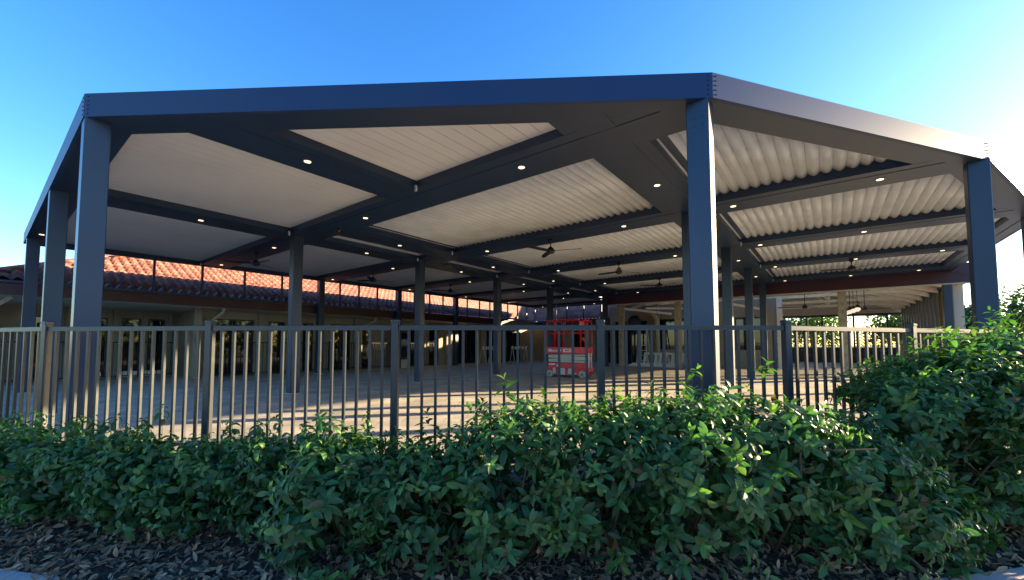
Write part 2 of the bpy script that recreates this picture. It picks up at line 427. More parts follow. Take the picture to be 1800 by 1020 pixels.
# screws near the heads of the near columns
m = MB()
for dz in (.18, .26, .34):
    for dv in (-.05, .03): m.tube([(3.79, -5.335 + dv, ZS - dz), (3.802, -5.335 + dv, ZS - dz)], .006, 6)
m.build('rivet_row', M['bolt'], per)
# downlights
def downlight(u, v):
    r = MB().lathe([(.036, ZS - .001), (.058, ZS - .003), (.06, ZS + .004)], 20).build('downlight', M['ring'], per, (u, v, 0))
    MB().lathe([(.044, ZS - .0035), (.044, ZS - .006), (.02, ZS - .008)], 20).build('lens', M['lamp'], r)
LV = [-7.0, -5.04, -3.0, .77, 4.81, 8.5]
for k, u in enumerate(UK[:5]):
    for v in LV + ([-8.75] if k >= 2 else []):
        if k == 0 and v < -4: continue
        downlight(u, v)
for v in (4.81, 8.5): downlight(UK[5], v)
downlight(2.05, R0); downlight(2.05, RP)
for k in range(4):
    um = (UK[k] + UK[k + 1]) / 2
    for r in (RP, R2, RB): downlight(um, r)
downlight((UK[4] + UK[5]) / 2, RP); downlight(.2, 7.6)
# little hanging junction tags at the inner corners
TG = [(UK[0] - HW + .0, R0 - HW - .0, 'X')] + [(UK[0] - HW, RP - HW, '')] + [(UK[k] - HW, R2 - HW, 'X') for k in (1, 2, 3, 4)] \
   + [(UK[k] - HW, RP - HW, '') for k in (1, 2, 3)] + [(UK[k] - HW, RB - HW, '') for k in (1, 2, 3, 4)] + [(UK[0] - HW, 9.0, '')]
for u, v, t in TG:
    a = MB().box(u - .035, u - .003, v - .035, v - .003, ZS - .045, ZS + .05).build('junction_tag', M['tag'], per)
    if t: MB().bar((u - .036, v - .030, ZS - .03), (u - .036, v - .010, ZS + .015), .004, .004).bar((u - .036, v - .010, ZS - .03), (u - .036, v - .030, ZS + .015), .004, .004).build('tag_mark', M['dark'], a)
# bump on the roof edge near the right corner
MB().lathe([(.05, 0), (.05, .03), (.02, .06)], 12).build('roof_vent_cap', M['steel'], per, (7.35, -7.75, ZS + .255))

# ------------------------------------------------------------ ceiling fans under the beams
def make_fan(r=.72, drop=.28):
    root = empty('ceiling_fan'); 
    MB().lathe([(.055, 0), (.06, -.05), (.03, -.08)], 16).build('canopy_mount', M['fan'], root)
    MB().tube([(0, 0, -.05), (0, 0, -drop + .08)], .013).build('downrod', M['fan'], root)
    mo = MB().lathe([(.03, .10), (.07, .06), (.10, .02), (.10, -.03), (.06, -.06)], 20).build('motor', M['fan'], root, (0, 0, -drop))
    for k in range(3):
        a = k * 2 * math.pi / 3; m = MB(); c, s = math.cos(a), math.sin(a)
        pts = [(.08, .03), (.22, .065), (r - .1, .055), (r, .03)]
        v = []
        for q, hw in pts:
            for y, z in ((-hw, -.012), (hw, .012)):
                for dz in (0, .008): v.append((q * c - y * s, q * s + y * c, z + dz))
        f = []
        for i in range(len(pts) - 1):
            b = i * 4; n = b + 4; f += [(b, n, n + 2, b + 2), (b + 1, b + 3, n + 3, n + 1), (b, b + 1, n + 1, n), (b + 2, n + 2, n + 3, b + 3)]
        f += [(0, 2, 3, 1), (12, 13, 15, 14)]
        m.add(v, f).build('blade', M['fan'], root, (0, 0, -drop))
    return root
fan0 = make_fan()
FANS = [(UK[1], -1.2, 'nearest black ceiling fan under the open louvres, tall rod, left of the front corner column', 100),
        (UK[2], -1.35, 'black ceiling fan behind the nearest one, second along the row under the open louvres', 15),
        (UK[3], -1.4, 'smallest farthest black ceiling fan in front of the maroon beam', 60),
        (UK[0], 5.9, 'black ceiling fan at the far left in front of the lit roof tiles', 85),
        (UK[1], 5.9, 'black ceiling fan between the two left rows of columns, second from the left', 35),
        (UK[2], 5.9, 'small black ceiling fan deep under the white ceiling above the barricades', 75),
        (UK[3], -6.9, 'black ceiling fan on the right in front of the maroon beam and right-hand hall', 150)]
for i, (u, v, l, a) in enumerate(FANS):
    o = fan0 if i == 0 else copy_tree(fan0)
    o.location = W(u, v, ZS + .005); o.rotation_euler[2] = R(a); tag(o, l, 'ceiling fan', 'black ceiling fans under the pergola')
# small dome camera under the long beam
c = empty('security_camera', W(UK[0] + .1, 1.9, ZS), GA, 'small dark security camera fixed under the pergola beam crossing', 'camera')
MB().lathe([(.05, 0), (.05, -.025), (.03, -.03)], 14).build('mount', M['fan'], c)
MB().tube([(0, 0, -.03), (-.02, -.03, -.07)], .012).build('bracket', M['tag'], c)
MB().tube([(.03, .02, -.085), (-.09, -.06, -.10)], .032, 12).build('camera_body', M['fan'], c)

# ------------------------------------------------------------ front fence
fen = empty('metal_fence', (0, 0, 0), 0, 'waist-high dark metal picket fence curving along the front of the terrace behind the hedge', 'fence')
FT = 1.30
for i, (x, y) in enumerate(FENCE):
    p = MB().bevbox(-.032, .032, -.032, .032, -.35, FT + .01, .004)
    a = math.atan2(FENCE[min(i + 1, len(FENCE) - 1)][1] - FENCE[max(i - 1, 0)][1], FENCE[min(i + 1, len(FENCE) - 1)][0] - FENCE[max(i - 1, 0)][0])
    o = p.build('post', M['fence'], fen, (x, y, 0), a)
    MB().bevbox(-.037, .037, -.037, .037, FT + .010, FT + .034, .007).build('post_cap', M['fence'], o)
for i in range(len(FENCE) - 1):
    a, b = Vector(FENCE[i]), Vector(FENCE[i + 1]); d = (b - a); L_ = d.length; ang = math.atan2(d.y, d.x)
    m = MB(); n = 15
    m.bevbox(.034, L_ - .034, -.019, .019, FT - .062, FT - .018, .004)
    m.build('top_rail', M['fence'], fen, (a.x, a.y, 0), ang)
    MB().box(.034, L_ - .034, -.018, .018, .025, .062).build('bottom_rail', M['fence'], fen, (a.x, a.y, 0), ang)
    m = MB()
    for k in range(1, n):
        q = L_ * k / n; m.box(q - .0115, q + .0115, -.0115, .0115, -.02, FT - .060)
    m.build('pickets', M['fence'], fen, (a.x, a.y, 0), ang)

# ------------------------------------------------------------ tiled roofs
def tile_sheet(nu, u_len, v_len, slope, wave=.235, course=.30, top=None, clip=None):
    """S-profile tiles in rows; x along the eaves, y up the slope (horizontal run)"""
    nx = int(u_len / wave * 8); ny = int(v_len / course) + 1
    xs = np.linspace(0, u_len, nx + 1); ys = []; hs = []
    for j in range(ny):
        y = j * course; ys += [y + .002, min(y + course, v_len + course)]; hs += [.07, .0]
    ph = xs / wave * 2 * np.pi
    wv = .045 * np.sin(ph) + .012 * np.sin(2 * ph + .6)
    V = np.zeros((len(ys), nx + 1, 3))
    sl = math.tan(R(slope))
    for j, (y, h) in enumerate(zip(ys, hs)):
        bow = .02 * (1 + np.cos(ph)) if j % 2 == 0 else 0
        V[j, :, 0] = xs; V[j, :, 1] = y - bow; V[j, :, 2] = y * sl + h + wv
    vs = V.reshape(-1, 3); W_ = nx + 1; f = []
    for j in range(len(ys) - 1):
        for i in range(nx):
            if clip:
                cxm, cym = xs[i], ys[j]
                if not clip(cxm, cym): continue
            f.append((j * W_ + i, j * W_ + i + 1, (j + 1) * W_ + i + 1, (j + 1) * W_ + i))
    m = MB(); m.v = [tuple(p) for p in vs.tolist()]; m.f = f; m.sm = [True] * len(f); return m

SL = 24
wing = empty('side_wing', (AX, AY, 0), GA, 'long low beige building with red tiled roof and dark doors left of the terrace', 'building')
EU0, EU1, EV = -.8, 23.2, 9.36
rw = MB(); 
run = 4.4
t1 = tile_sheet(0, EU1 - EU0 + 4.6, run, SL, clip=lambda x, y: x > y * .95 and x < (EU1 - EU0) + 4.5)
roof = t1.build('roof', M['tile'], wing, (EU0, EV, 2.66))
# hip at the left end, and rear slope
t2 = tile_sheet(0, 2 * run, run, SL, clip=lambda x, y: y * .95 < x < 2 * run - y * .95)
o = t2.build('roof', M['tile'], wing, (EU0 - 0.0, EV + 2 * run, 2.66)); o.rotation_euler[2] = R(-90)
zr = 2.66 + run * math.tan(R(SL))
MB().add([(EU0 + run, EV + run, zr + .05), (EU1 + run, EV + run, zr + .05), (EU1 + run, EV + 2 * run, 2.66), (EU0, EV + 2 * run, 2.66)], [(0, 1, 2, 3)]).build('rear_roof', M['tile'], wing)
MB().tube([(EU0, EV, 2.72), (EU0 + run, EV + run, zr + .1), (EU1 + run, EV + run, zr + .1)], .09, 8).build('ridge_tiles', M['tile'], wing)
# fascia, gutter lip, soffit
MB().box(EU0, EU1, EV - .10, EV - .04, 2.31, 2.62).build('fascia_board', M['maroon'], wing)
g_ = MB().bar((EU0, EV - .12, 2.63), (EU1, EV - .12, 2.63), .13, .05); g_.build('gutter', M['steel'], wing)
MB().box(EU0 - .04, EU0 - .0, EV - .1, EV + 2 * run, 2.31, 2.62).build('fascia_board', M['maroon'], wing)
MB().box(EU0 + .05, EU1, EV - .03, 12.85, 2.30, 2.34).build('soffit', M['trim'], wing)
# walls: recess for u<4, then forward wall
VW = 10.55; VR = 12.8
def wall_u(u0, u1, v, th, holes, z1=2.30, name='wall'):
    """wall along u with openings [(ua, ub, za, zb)] kept open"""
    m = MB(); u = u0
    for a, b, za, zb in sorted(holes):
        if a > u: m.box(u, a, v, v + th, 0, z1)
        if za > 0: m.box(a, b, v, v + th, 0, za)
        if zb < z1: m.box(a, b, v, v + th, zb, z1)
        u = b
    if u < u1: m.box(u, u1, v, v + th, 0, z1)
    return m.build(name, M['render'], wing)
rec_h = [(.2, .9, .05, 2.0), (1.5, 2.1, .05, 2.0), (2.45, 2.95, .05, 2.02), (3.15, 3.62, .05, 2.02)]
wall_u(-.6, 4.2, VR, .2, rec_h)
fw = [(4.35, 5.75, 0, 2.02), (6.25, 6.85, 0, 2.0), (7.55, 8.0, 0, 2.0), (8.75, 9.7, 0, 2.0), (10.25, 10.8, 0, 2.0), (13.0, 13.35, 0, 2.0),
      (14.3, 15.0, 0, 2.0), (16.3, 18.2, 0, 2.0), (19.0, 20.2, 0, 2.0), (21.0, 22.6, 0, 2.0)]
wall_u(4.0, 24.2, VW, .22, fw)
MB().box(4.0, 4.2, VW + .22, VR, 0, 2.3).build('wall', M['render'], wing)
MB().box(-.8, -.6, VR - 1.2, VR + .2, 0, 2.3).build('wall', M['render'], wing)
# pilasters
for u in (2.28, 3.05, 1.2, -.3, 3.75): MB().box(u - .06, u + .06, VR - .12, VR - .003, 0, 2.296).build('pilaster', M['render'], wing)
for u in (6.0, 7.2, 9.95, 12.0, 15.6, 18.6, 20.6): MB().box(u - .14, u + .14, VW - .14, VW - .003, 0, 2.297).build('pilaster', M['render'], wing)
def glazed(u0, u1, v, z0, z1, parent=wing, leaves=2):
    f = MB(); t = .045
    f.box(u0, u1, v + .05, v + .11, z1 - t, z1 + .0).box(u0, u1, v + .05, v + .11, z0 + .001, z0 + t)
    n = leaves + 1
    for k in range(n):
        q = u0 + (u1 - u0) * k / leaves; q = min(max(q, u0 + t / 2), u1 - t / 2); f.box(q - t / 2, q + t / 2, v + .052, v + .108, z0 + t, z1 - t)
    o = f.build('glazed_door', M['frame'], parent)
    MB().box(u0 + .01, u1 - .01, v + .075, v + .085, z0 + .02, z1 - .01).build('pane', M['glass'], o)
for a, b, za, zb in rec_h: glazed(a, b, VR, za, zb, leaves=1)
for a, b, za, zb in fw: glazed(a, b, VW, za, zb, leaves=2 if b - a > .8 else 1)
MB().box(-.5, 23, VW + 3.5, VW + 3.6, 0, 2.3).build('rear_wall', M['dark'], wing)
# white sills / low boxes under the recess windows
for u in (1.7, 2.6, 3.3): MB().box(u - .25, u + .25, VR - .3, VR - .13, 0.02, .2).build('window_sill', M['white'], wing)
# posts at the edge of the recess and downpipes
MB().box(3.82, 4.02, 10.2, 10.4, 0, 2.3).build('veranda_post', M['render'], wing)
def downpipe(u):
    z = 2.28
    MB().tube([(u, EV - .05, z), (u, EV - .02, z - .12), (u - .02, EV + .35, z - .22), (u - .05, VW - .22, z - .36), (u - .05, VW - .2, z - .45), (u - .05, VW - .2, .05)], .04, 8).build('downpipe', M['trim'], wing)
for u in (4.35, 10.15, 15.75): downpipe(u)
# left end: post with brace, panel with switches
MB().box(-.78, -.62, EV + .05, EV + .23, 0, 2.3).build('veranda_post', M['timber'], wing)
MB().bar((-.70, EV + .14, 1.7), (-.12, EV + .14, 2.28), .09, .09).build('brace', M['timber'], wing)
eb = MB().box(.55, .85, VR - .42, VR - .3, 1.15, 1.8).build('switch_panel', M['white'], wing)
MB().box(.60, .68, VR - .43, VR - .421, 1.4, 1.5).box(.72, .8, VR - .43, VR - .421, 1.4, 1.5).build('switch_mark', M['blue'], eb)
# inner black railing along the doors
rail = empty('veranda_railing', (AX, AY, 0), GA, 'thin black railing with vertical bars standing in front of the left building doors', 'railing')
def railing(p, q, parent):
    p, q = Vector((*p, 0)), Vector((*q, 0)); L_ = (q - p).length; n = int(L_ / .12); m = MB()
    m.bar(p + Vector((0, 0, 1.18)), q + Vector((0, 0, 1.18)), .03, .03).bar(p + Vector((0, 0, .1)), q + Vector((0, 0, .1)), .03, .03)
    for k in range(n + 1):
        a = p.lerp(q, k / n); m.bar(a + Vector((0, 0, .1)), a + Vector((0, 0, 1.18)), .014, .014)
    m.build('rail_panel', M['dark'], parent)
    for a in (p, q): MB().box(a.x - .025, a.x + .025, a.y - .025, a.y + .025, 0, 1.24).build('rail_post', M['dark'], parent)
railing((-.6, 11.75), (3.7, 11.75), rail); railing((4.2, 10.1), (8.45, 10.1), rail); railing((8.6, 10.1), (11.8, 10.1), rail)
railing((12.4, 10.1), (14.2, 10.1), rail)

# rear wing with shaded tiled roof facing the camera
rear = empty('rear_wing', (AX, AY, 0), GA, 'rear building wing with shaded tiled roof joining the far end of the terrace', 'building')
t3 = tile_sheet(0, 11.8, 4.2, SL)
o = t3.build('roof', M['tile'], rear, (23.06, 14.1, 2.66)); o.rotation_euler[2] = R(-90)
MB().box(22.95, 23.02, 2.4, 9.3, 2.31, 2.62).build('fascia_board', M['maroon'], rear)
MB().box(22.9, 23.2, 2.4, 9.3, 2.624, 2.73).build('gutter', M['steel'], rear)
MB().box(23.02, 24.2, 2.3, 9.3, 2.30, 2.34).build('soffit', M['trim'], rear)
m = MB(); v = 2.4
rh = [(2.6, 3.3), (4.3, 5.6), (6.3, 7.3), (8.0, 9.4)]
for a, b in rh: m.box(24, 24.2, v, a, 0, 2.3); m.box(24, 24.2, a, b, 2.02, 2.3); v = b
m.box(24, 24.2, v, 10.5, 0, 2.3); m.build('wall', M['render'], rear)
for a, b in rh:
    f = MB().box(24.05, 24.1, a, b, 1.96, 2.02).box(24.05, 24.1, a, a + .05, 0, 1.96).box(24.05, 24.1, b - .05, b, 0, 1.96).build('glazed_door', M['frame'], rear)
    MB().box(24.07, 24.08, a + .02, b - .02, 0, 2.0).build('pane', M['glass'], f)

# ------------------------------------------------------------ open hall at the back right
hall = empty('open_hall', (AX, AY, 0), GA, 'open-fronted hall with maroon front beam, timber posts and white boarded gable ceiling behind the pergola', 'building')
UF, UB_, V0, V1 = 19.3, 33.0, -9.8, 2.4
MB().box(UF, UF + .18, V0 - .3, V1 + .3, 3.16, 3.80).build('front_beam', M['maroon'], hall)
MB().box(UF + .0, UF + .2, V0 - .3, V1 + .3, 3.12, 3.155).build('beam_trim', M['trim'], hall)
for v in (2.05, -.72, -6.75): MB().bevbox(19.62, 19.86, v - .13, v + .13, 0, 3.3, .012).build('timber_post', M['timber'], hall)
MB().bevbox(19.7, 19.95, V0 - .12, V0 + .13, 0, 3.14, .012).build('corner_post', M['trim'], hall)
# gable ceiling: boards, rafters, tie beams
VM = -3.7; ZE, ZR = 3.22, 5.4
def zc(v): return ZE + (ZR - ZE) * (1 - abs(v - VM) / (V1 - VM if v > VM else VM - V0))
m = MB(); nb = 26
for side in (0, 1):
    a, b = (V0, VM) if side == 0 else (VM, V1)
    for k in range(nb):
        p, q = a + (b - a) * k / nb, a + (b - a) * (k + 1) / nb - .012
        m.add([(UF + .2, p, zc(p)), (UB_, p, zc(p)), (UB_, q, zc(q)), (UF + .2, q, zc(q)), (UF + .2, p, zc(p) + .05), (UB_, p, zc(p) + .05), (UB_, q, zc(q) + .05), (UF + .2, q, zc(q) + .05)],
              [(0, 3, 2, 1), (4, 5, 6, 7), (0, 1, 5, 4), (2, 3, 7, 6), (0, 4, 7, 3), (1, 2, 6, 5)])
m.build('boarded_ceiling', M['board'], hall)
for side in (0, 1):
    a, b = (V0 - .4, VM) if side == 0 else (VM, V1 + .4)
    z = lambda v: zc(v) + .12 if V0 <= v <= V1 else ZE + .04
    MB().add([(UF, a, z(a)), (UB_ + .3, a, z(a)), (UB_ + .3, b, z(b)), (UF, b, z(b)), (UF, a, z(a) + .08), (UB_ + .3, a, z(a) + .08), (UB_ + .3, b, z(b) + .08), (UF, b, z(b) + .08)],
             [(0, 3, 2, 1), (4, 5, 6, 7), (0, 1, 5, 4), (1, 2, 6, 5), (2, 3, 7, 6), (3, 0, 4, 7)]).build('roof', M['tile'], hall)
for k in range(8):
    u = UF + 1.0 + k * 1.75; m = MB()
    m.bar((u, V0, zc(V0) - .10), (u, VM, ZR - .10), .09, .16).bar((u, V1, zc(V1) - .10), (u, VM, ZR - .10), .09, .16)
    m.build('rafter', M['timberw'], hall)
    if k < 7:
        m = MB()
        for v, w_, s_ in ((V0, VM, 1), (VM, V1, -1)):
            for t in range(4):
                a = v + (w_ - v) * t / 4; b = v + (w_ - v) * (t + 1) / 4
                if s_ < 0: a, b = b, a
                m.bar((u + .1, a, zc(a) - .07), (u + 1.65, b, zc(b) - .07), .08, .09)
        m.build('ceiling_brace', M['timberw'], hall)
    if k % 2 == 0:
        m = MB().bar((u + .1, V0 + .9, ZE + .22), (u + .1, V1 - .9, ZE + .22), .09, .14)
        for t in (.28, .72):
            vv = V0 + (V1 - V0) * t; m.bar((u + .1, vv, ZE + .28), (u + .1, vv, zc(vv) - .15), .08, .08)
            vm = V0 + (V1 - V0) * .5; m.bar((u + .1, vv, ZE + .28), (u + .1, (vv + vm) / 2, zc((vv + vm) / 2) - .2), .07, .07)
        m.build('tie_beam', M['timberw'], hall)
# right wall: dark fins, pale strips painted as their sunlit side faces between, openings near the front
m = MB(); u = UF + .9
k = 0
while u < UB_:
    MB().box(u - .05, u + .05, V0 - .06, V0 + .14, 0, ZE - .02).build('wall_fin', M['frame'], hall)
    if k not in (0,):
        MB().box(u + .10, u + (.36 if k != 1 else .62), V0 - .05, V0 + .02, .0, ZE - .05).build('sunlit_strip', M['fin_lit'] if k != 1 else M['amber'], hall)  # amber strip carries the sunlit patch in its colour
    u += .86; k += 1
MB().box(UF + .3, UB_, V0 - .08, V0 + .16, ZE - .02, ZE + .05).build('wall_plate', M['frame'], hall)
# far wall: dark frame with openings onto the garden
m = MB(); vb = [V0, -9.1, -7.55, -6.0, -5.2, -3.75, -2.2]
for v in vb: m.box(UB_, UB_ + .1, v - .05, v + .05, 0, 2.95)
m.box(UB_ - .002, UB_ + .098, V0, -2.2, 2.88, 3.02).build('window_frame', M['frame'], hall)
MB().box(UB_ + .01, UB_ + .13, V0, V1, 3.02, 3.4).box(UB_ + .01, UB_ + .13, -2.2, V1, 0, 3.02).build('wall', M['board'], hall)
g2 = MB()
for sgn in (1,):
    n = 10
    for k in range(n):
        a = V0 + (V1 - V0) * k / n; b = V0 + (V1 - V0) * (k + 1) / n
        g2.add([(UB_ + .02, a, 3.4), (UB_ + .02, b, 3.4), (UB_ + .02, b, max(zc(b), 3.4) + .02), (UB_ + .02, a, max(zc(a), 3.4) + .02)], [(0, 1, 2, 3)])
g2.build('gable_wall', M['board'], hall)
# core wall with dark windows
UC = 22.5
m = MB(); v = -4.4
ch = [(-4.0, -2.65, .85, 2.45), (-1.1, 1.15, .85, 2.5), (1.7, 3.6, 0.0, 2.45)]
for a, b, za, zb in ch:
    m.box(UC, UC + .2, v, a, 0, 3.3)
    if za: m.box(UC, UC + .2, a, b, 0, za)
    m.box(UC, UC + .2, a, b, zb, 3.3); v = b
m.box(UC, UC + .2, v, 3.9, 0, 3.3); m.build('wall', M['render'], hall)
for a, b, za, zb in ch:
    f = MB().box(UC + .06, UC + .12, a, b, zb - .05, zb).box(UC + .06, UC + .12, a, a + .05, za, zb - .05).box(UC + .06, UC + .12, b - .05, b, za, zb - .05).box(UC + .06, UC + .12, (a + b) / 2 - .02, (a + b) / 2 + .02, za, zb - .05).build('window', M['frame'], hall)
    MB().box(UC + .085, UC + .095, a + .02, b - .02, za, zb - .02).build('pane', M['glass'], f)
MB().bevbox(UC - .1, UC + .25, -4.62, -4.41, 0, 3.25, .01).build('corner_post', M['timberw'], hall)
MB().bevbox(UC - .4, UC - .15, .95, 1.2, 0, 3.3, .01).build('timber_post', M['timber'], hall)
# beams over the work area
m = MB().bar((20.2, 2.2, 3.0), (22.2, .3, 2.75), .1, .12).bar((20.3, 1.0, 2.95), (22.3, -1.5, 2.95), .08, .1).bar((20.2, -2.6, 3.0), (22.3, -4.0, 2.75), .09, .1)
m.build('brace', M['timberw'], hall)
# bench planter boxes and lattice along the far wall
m = MB().box(UB_ - .7, UB_ - .3, -9.5, -2.4, 0, .95).build('bar_counter', M['pot'], hall)
for a, b in ((-9.0, -7.65), (-7.45, -6.1), (-5.1, -3.85)):
    n = 14; lat = MB()
    for k in range(n):
        v = a + (b - a) * (k + .5) / n; lat.box(UB_ + .04, UB_ + .055, v - .012, v + .012, .95, 2.15)
        for q in range(6):
            z = 1.0 + q * .2 + (k % 2) * .1; lat.bar((UB_ + .047, v, z), (UB_ + .047, v + (b - a) / n, z + .1), .02, .05)
    lat.build('lattice_screen', M['lattice'], hall)

# hall fans and pendants
for i, (u, v, l, a) in enumerate([(20.9, -5.55, 'large black fan hanging in the hall left of the grey post', 25), (23.6, -7.6, 'large black fan in the hall above the pendant lamps, right of the grey post', 100)]):
    o = make_fan(.95, 1.45); o.location = W(u, v, 4.15); o.rotation_euler[2] = R(a); tag(o, l, 'ceiling fan', 'fans in the hall')
for k in range(5):
    u, v = 22.2 + k * .8, -7.3 + k * .10
    p = empty('pendant_lamp', W(u, v, 4.5), 0, ['nearest', 'second nearest', 'middle', 'second farthest', 'farthest'][k] + ' of the five clear glass pendant lamps in a row in the hall', 'pendant lamp', 'pendant lamps in the hall')
    MB().tube([(0, 0, .1), (0, 0, -1.75)], .011, 6).build('cord', M['fan'], p)
    MB().lathe([(.03, -1.7), (.10, -1.8), (.11, -1.82), (.03, -1.75)], 14).build('shade', M['fan'], p)
    MB().lathe([(.03, -1.82), (.10, -1.86), (.105, -1.92), (.04, -2.0)], 12).build('bulb', M['lampglass'], p)
# stools and tables in the hall (dark silhouettes)
def table(name, u, v, label):
    t = empty(name, W(u, v), GA, label, 'table', 'dark tables inside the hall')
    MB().lathe([(.45, .74), (.46, .76), (.45, .78)], 18).build('table_top', M['frame'], t)
    MB().tube([(0, 0, 0.02), (0, 0, .75)], .04).build('pedestal', M['frame'], t); MB().lathe([(.28, 0), (.26, .025), (.05, .04)], 14).build('foot', M['frame'], t)
def chair(u, v, a, label):
    t = empty('chair', W(u, v), R(a), label, 'chair', 'dark chairs inside the hall')
    MB().bevbox(-.22, .22, -.22, .22, .43, .48, .01).build('seat', M['frame'], t)
    MB().bevbox(-.22, .22, .2, .235, .5, .92, .01).build('backrest', M['frame'], t)
    for sx in (-1, 1):
        for sy in (-1, 1): MB().bar((sx * .2, sy * .2, 0), (sx * .19, sy * .2, .44), .03, .03).build('leg', M['frame'], t)
for i, (u, v, l) in enumerate([(30.3, -4.6, 'dark round table in the hall left of the grey post'), (30.0, -8.3, 'dark round table in the hall right of the grey post near the finned wall')]):
    table('round_table', u, v, l)
    chair(u, v - .8, GA * 57.3 + 0, ('left' if i == 0 else 'right') + '-hand hall table, its chair on the right')
    chair(u, v + .8, GA * 57.3 + 180, ('left' if i == 0 else 'right') + '-hand hall table, chair pushed in on its left side')

# ------------------------------------------------------------ scissor lift
LA = R(-29)
lift = empty('scissor_lift', (2.22, 14.42, 0), LA, 'small red scissor lift with folded silver arms parked on the terrace paving', 'scissor lift')
lift.scale = (1.04, 1, 1)
X0, X1, Y0, Y1 = -.70, .70, -.38, .38
MB().bevbox(X0, X1 - .02, Y0, Y1, .10, .30, .02).bevbox(X0 + .02, X1 - .1, Y0 + .02, Y1 - .02, .30, .50, .02).build('chassis', M['red'], lift)
for i, (x, yy) in enumerate([(X0 + .13, Y0 - .03), (X1 - .15, Y0 - .03), (X0 + .13, Y1 + .03), (X1 - .15, Y1 + .03)]):
    o = MB().lathe([(.10, -.03), (.115, -.02), (.115, .03), (.1, .04)], 18, axis='y').build('wheel', M['rubber'], lift, (x, yy, .115))
    MB().lathe([(.05, -.034), (.05, -.04), (.03, -.044)] if yy < 0 else [(.05, .044), (.05, .05), (.03, .054)], 14, axis='y').build('hub_cap', M['hub'], o)
m = MB()
for k in range(4):
    z = .535 + k * .068
    for yy in (Y0 + .06, Y1 - .06):
        s = 1 if k % 2 else -1
        m.bar((X0 + .06, yy, z - .008 * s), (X1 - .08, yy, z + .008 * s), .04, .05)
        for q in (X0 + .08, 0, X1 - .1): m.tube([(q, yy - .03, z), (q, yy + .03, z)], .016, 8)
m.build('scissor_arms', M['galv'], lift)
m = MB()
for k in range(4):
    z = .535 + k * .068; m.bar((X1 - .1, Y0 + .05, z), (X1 - .1, Y1 - .05, z), .05, .03); m.bar((X0 + .08, Y0 + .05, z), (X0 + .08, Y1 - .05, z), .05, .03)
m.build('cross_tubes', M['galv'], lift)
deck = MB().box(X0 + .01, X1 - .04, Y0, Y1, .80, .86).bevbox(X0 + .0, X1 - .05, Y0 - .012, Y0 + .012, .80, 1.02, .004).bevbox(X0 + .0, X1 - .05, Y1 - .012, Y1 + .012, .80, 1.02, .004) \
    .bevbox(X1 - .06, X1 - .036, Y0, Y1, .80, 1.02, .004).bevbox(X0, X0 + .024, Y0, Y1, .80, 1.02, .004).build('platform', M['red'], lift)
text_mesh('lettering', 'Micro19', .135, M['white'], deck, (X0 + .31, Y0 - .016, .905), (R(90), 0, 0))
pill = MB().bevbox(X0 + .60, X0 + .98, Y0 - .017, Y0 - .013, .85, .965, .0018).build('logo_plate', M['white'], deck)
text_mesh('lettering', 'MEC', .12, M['red'], pill, (X0 + .79, Y0 - .019, .905), (R(90), 0, 0), spacing=1.1)
def rail_loop(x0, x1, y, z0, z1, r=.018, c=.08):
    pts = [(x0, y, z0), (x0, y, z1 - c), (x0 + c * .3, y, z1 - c * .3), (x0 + c, y, z1), (x1 - c, y, z1), (x1 - c * .3, y, z1 - c * .3), (x1, y, z1 - c), (x1, y, z0)]
    return pts
m = MB()
for y in (Y0 + .02, Y1 - .02):
    m.tube(rail_loop(X0 + .02, X0 + .28, y, 1.0, 1.95), .017); m.tube(rail_loop(X0 + .34, X1 - .22, y, 1.0, 1.96), .017)
    m.tube(rail_loop(X1 - .20, X1 - .06, y, 1.0, 1.93), .017)
    m.tube([(X0 + .02, y, 1.5), (X1 - .06, y, 1.5)], .014); m.tube([(X0 + .62, y, 1.0), (X0 + .62, y, 1.5), (X0 + .68, y, 1.93)], .015)
for x in (X0 + .02, X1 - .06):
    m.tube([(x, Y0 + .02, 1.93), (x, Y1 - .02, 1.93)], .017); m.tube([(x, Y0 + .02, 1.5), (x, Y1 - .02, 1.5)], .014)
m.build('guard_rail', M['red'], lift)
MB().bevbox(X1 - .26, X1 - .08, Y0 - .0, Y0 + .14, 1.62, 1.9, .02).build('control_box', M['red'], lift)
MB().box(X1 - .24, X1 - .17, Y0 - .006, Y0 - .001, 1.66, 1.78).build('decal', M['white'], lift)
for x, z, a, b in ((-.50, .435, .22, .05), (-.42, .22, .1, .2), (-.12, .2, .15, .22), (.12, .23, .12, .14), (-.3, .40, .06, .09), (.2, .13, .3, .04)):
    MB().box(x - a / 2, x + a / 2, Y0 - .006, Y0 - .002, z - b / 2, z + b / 2).build('decal', M['white'] if z > .3 else M['tag'], lift)
m = MB()
for k in range(4): m.bar((X1 - .02, Y0 + .1, .54 + k * .07), (X1 + .03, Y0 + .1, .54 + k * .07), .06, .02)
m.bar((X1 + .03, Y0 + .1, .3), (X1 + .03, Y0 + .1, .82), .02, .02).bar((X1 + .03, Y0 + .4, .3), (X1 + .03, Y0 + .4, .82), .02, .02).build('step_ladder', M['white'], lift)
m = MB().tube([(X1 + .02, Y0 + .1, .12), (X1 + .1, Y0 + .15, .2), (X1 + .1, Y0 + .45, .2), (X1 + .02, Y0 + .6, .12)], .02).build('pothole_guard', M['red'], lift)

# rain chain hanging behind the lift
ch_ = empty('rain_chain', W(18.2, 5.0, ZS - .02), 0, 'thin pale chain hanging from the ceiling behind the red lift', 'chain')
m = MB()
for k in range(14): m.lathe([(.008, -.09 * k), (.022, -.09 * k - .03), (.008, -.09 * k - .075)], 8)
m.build('chain', M['tag'], ch_)

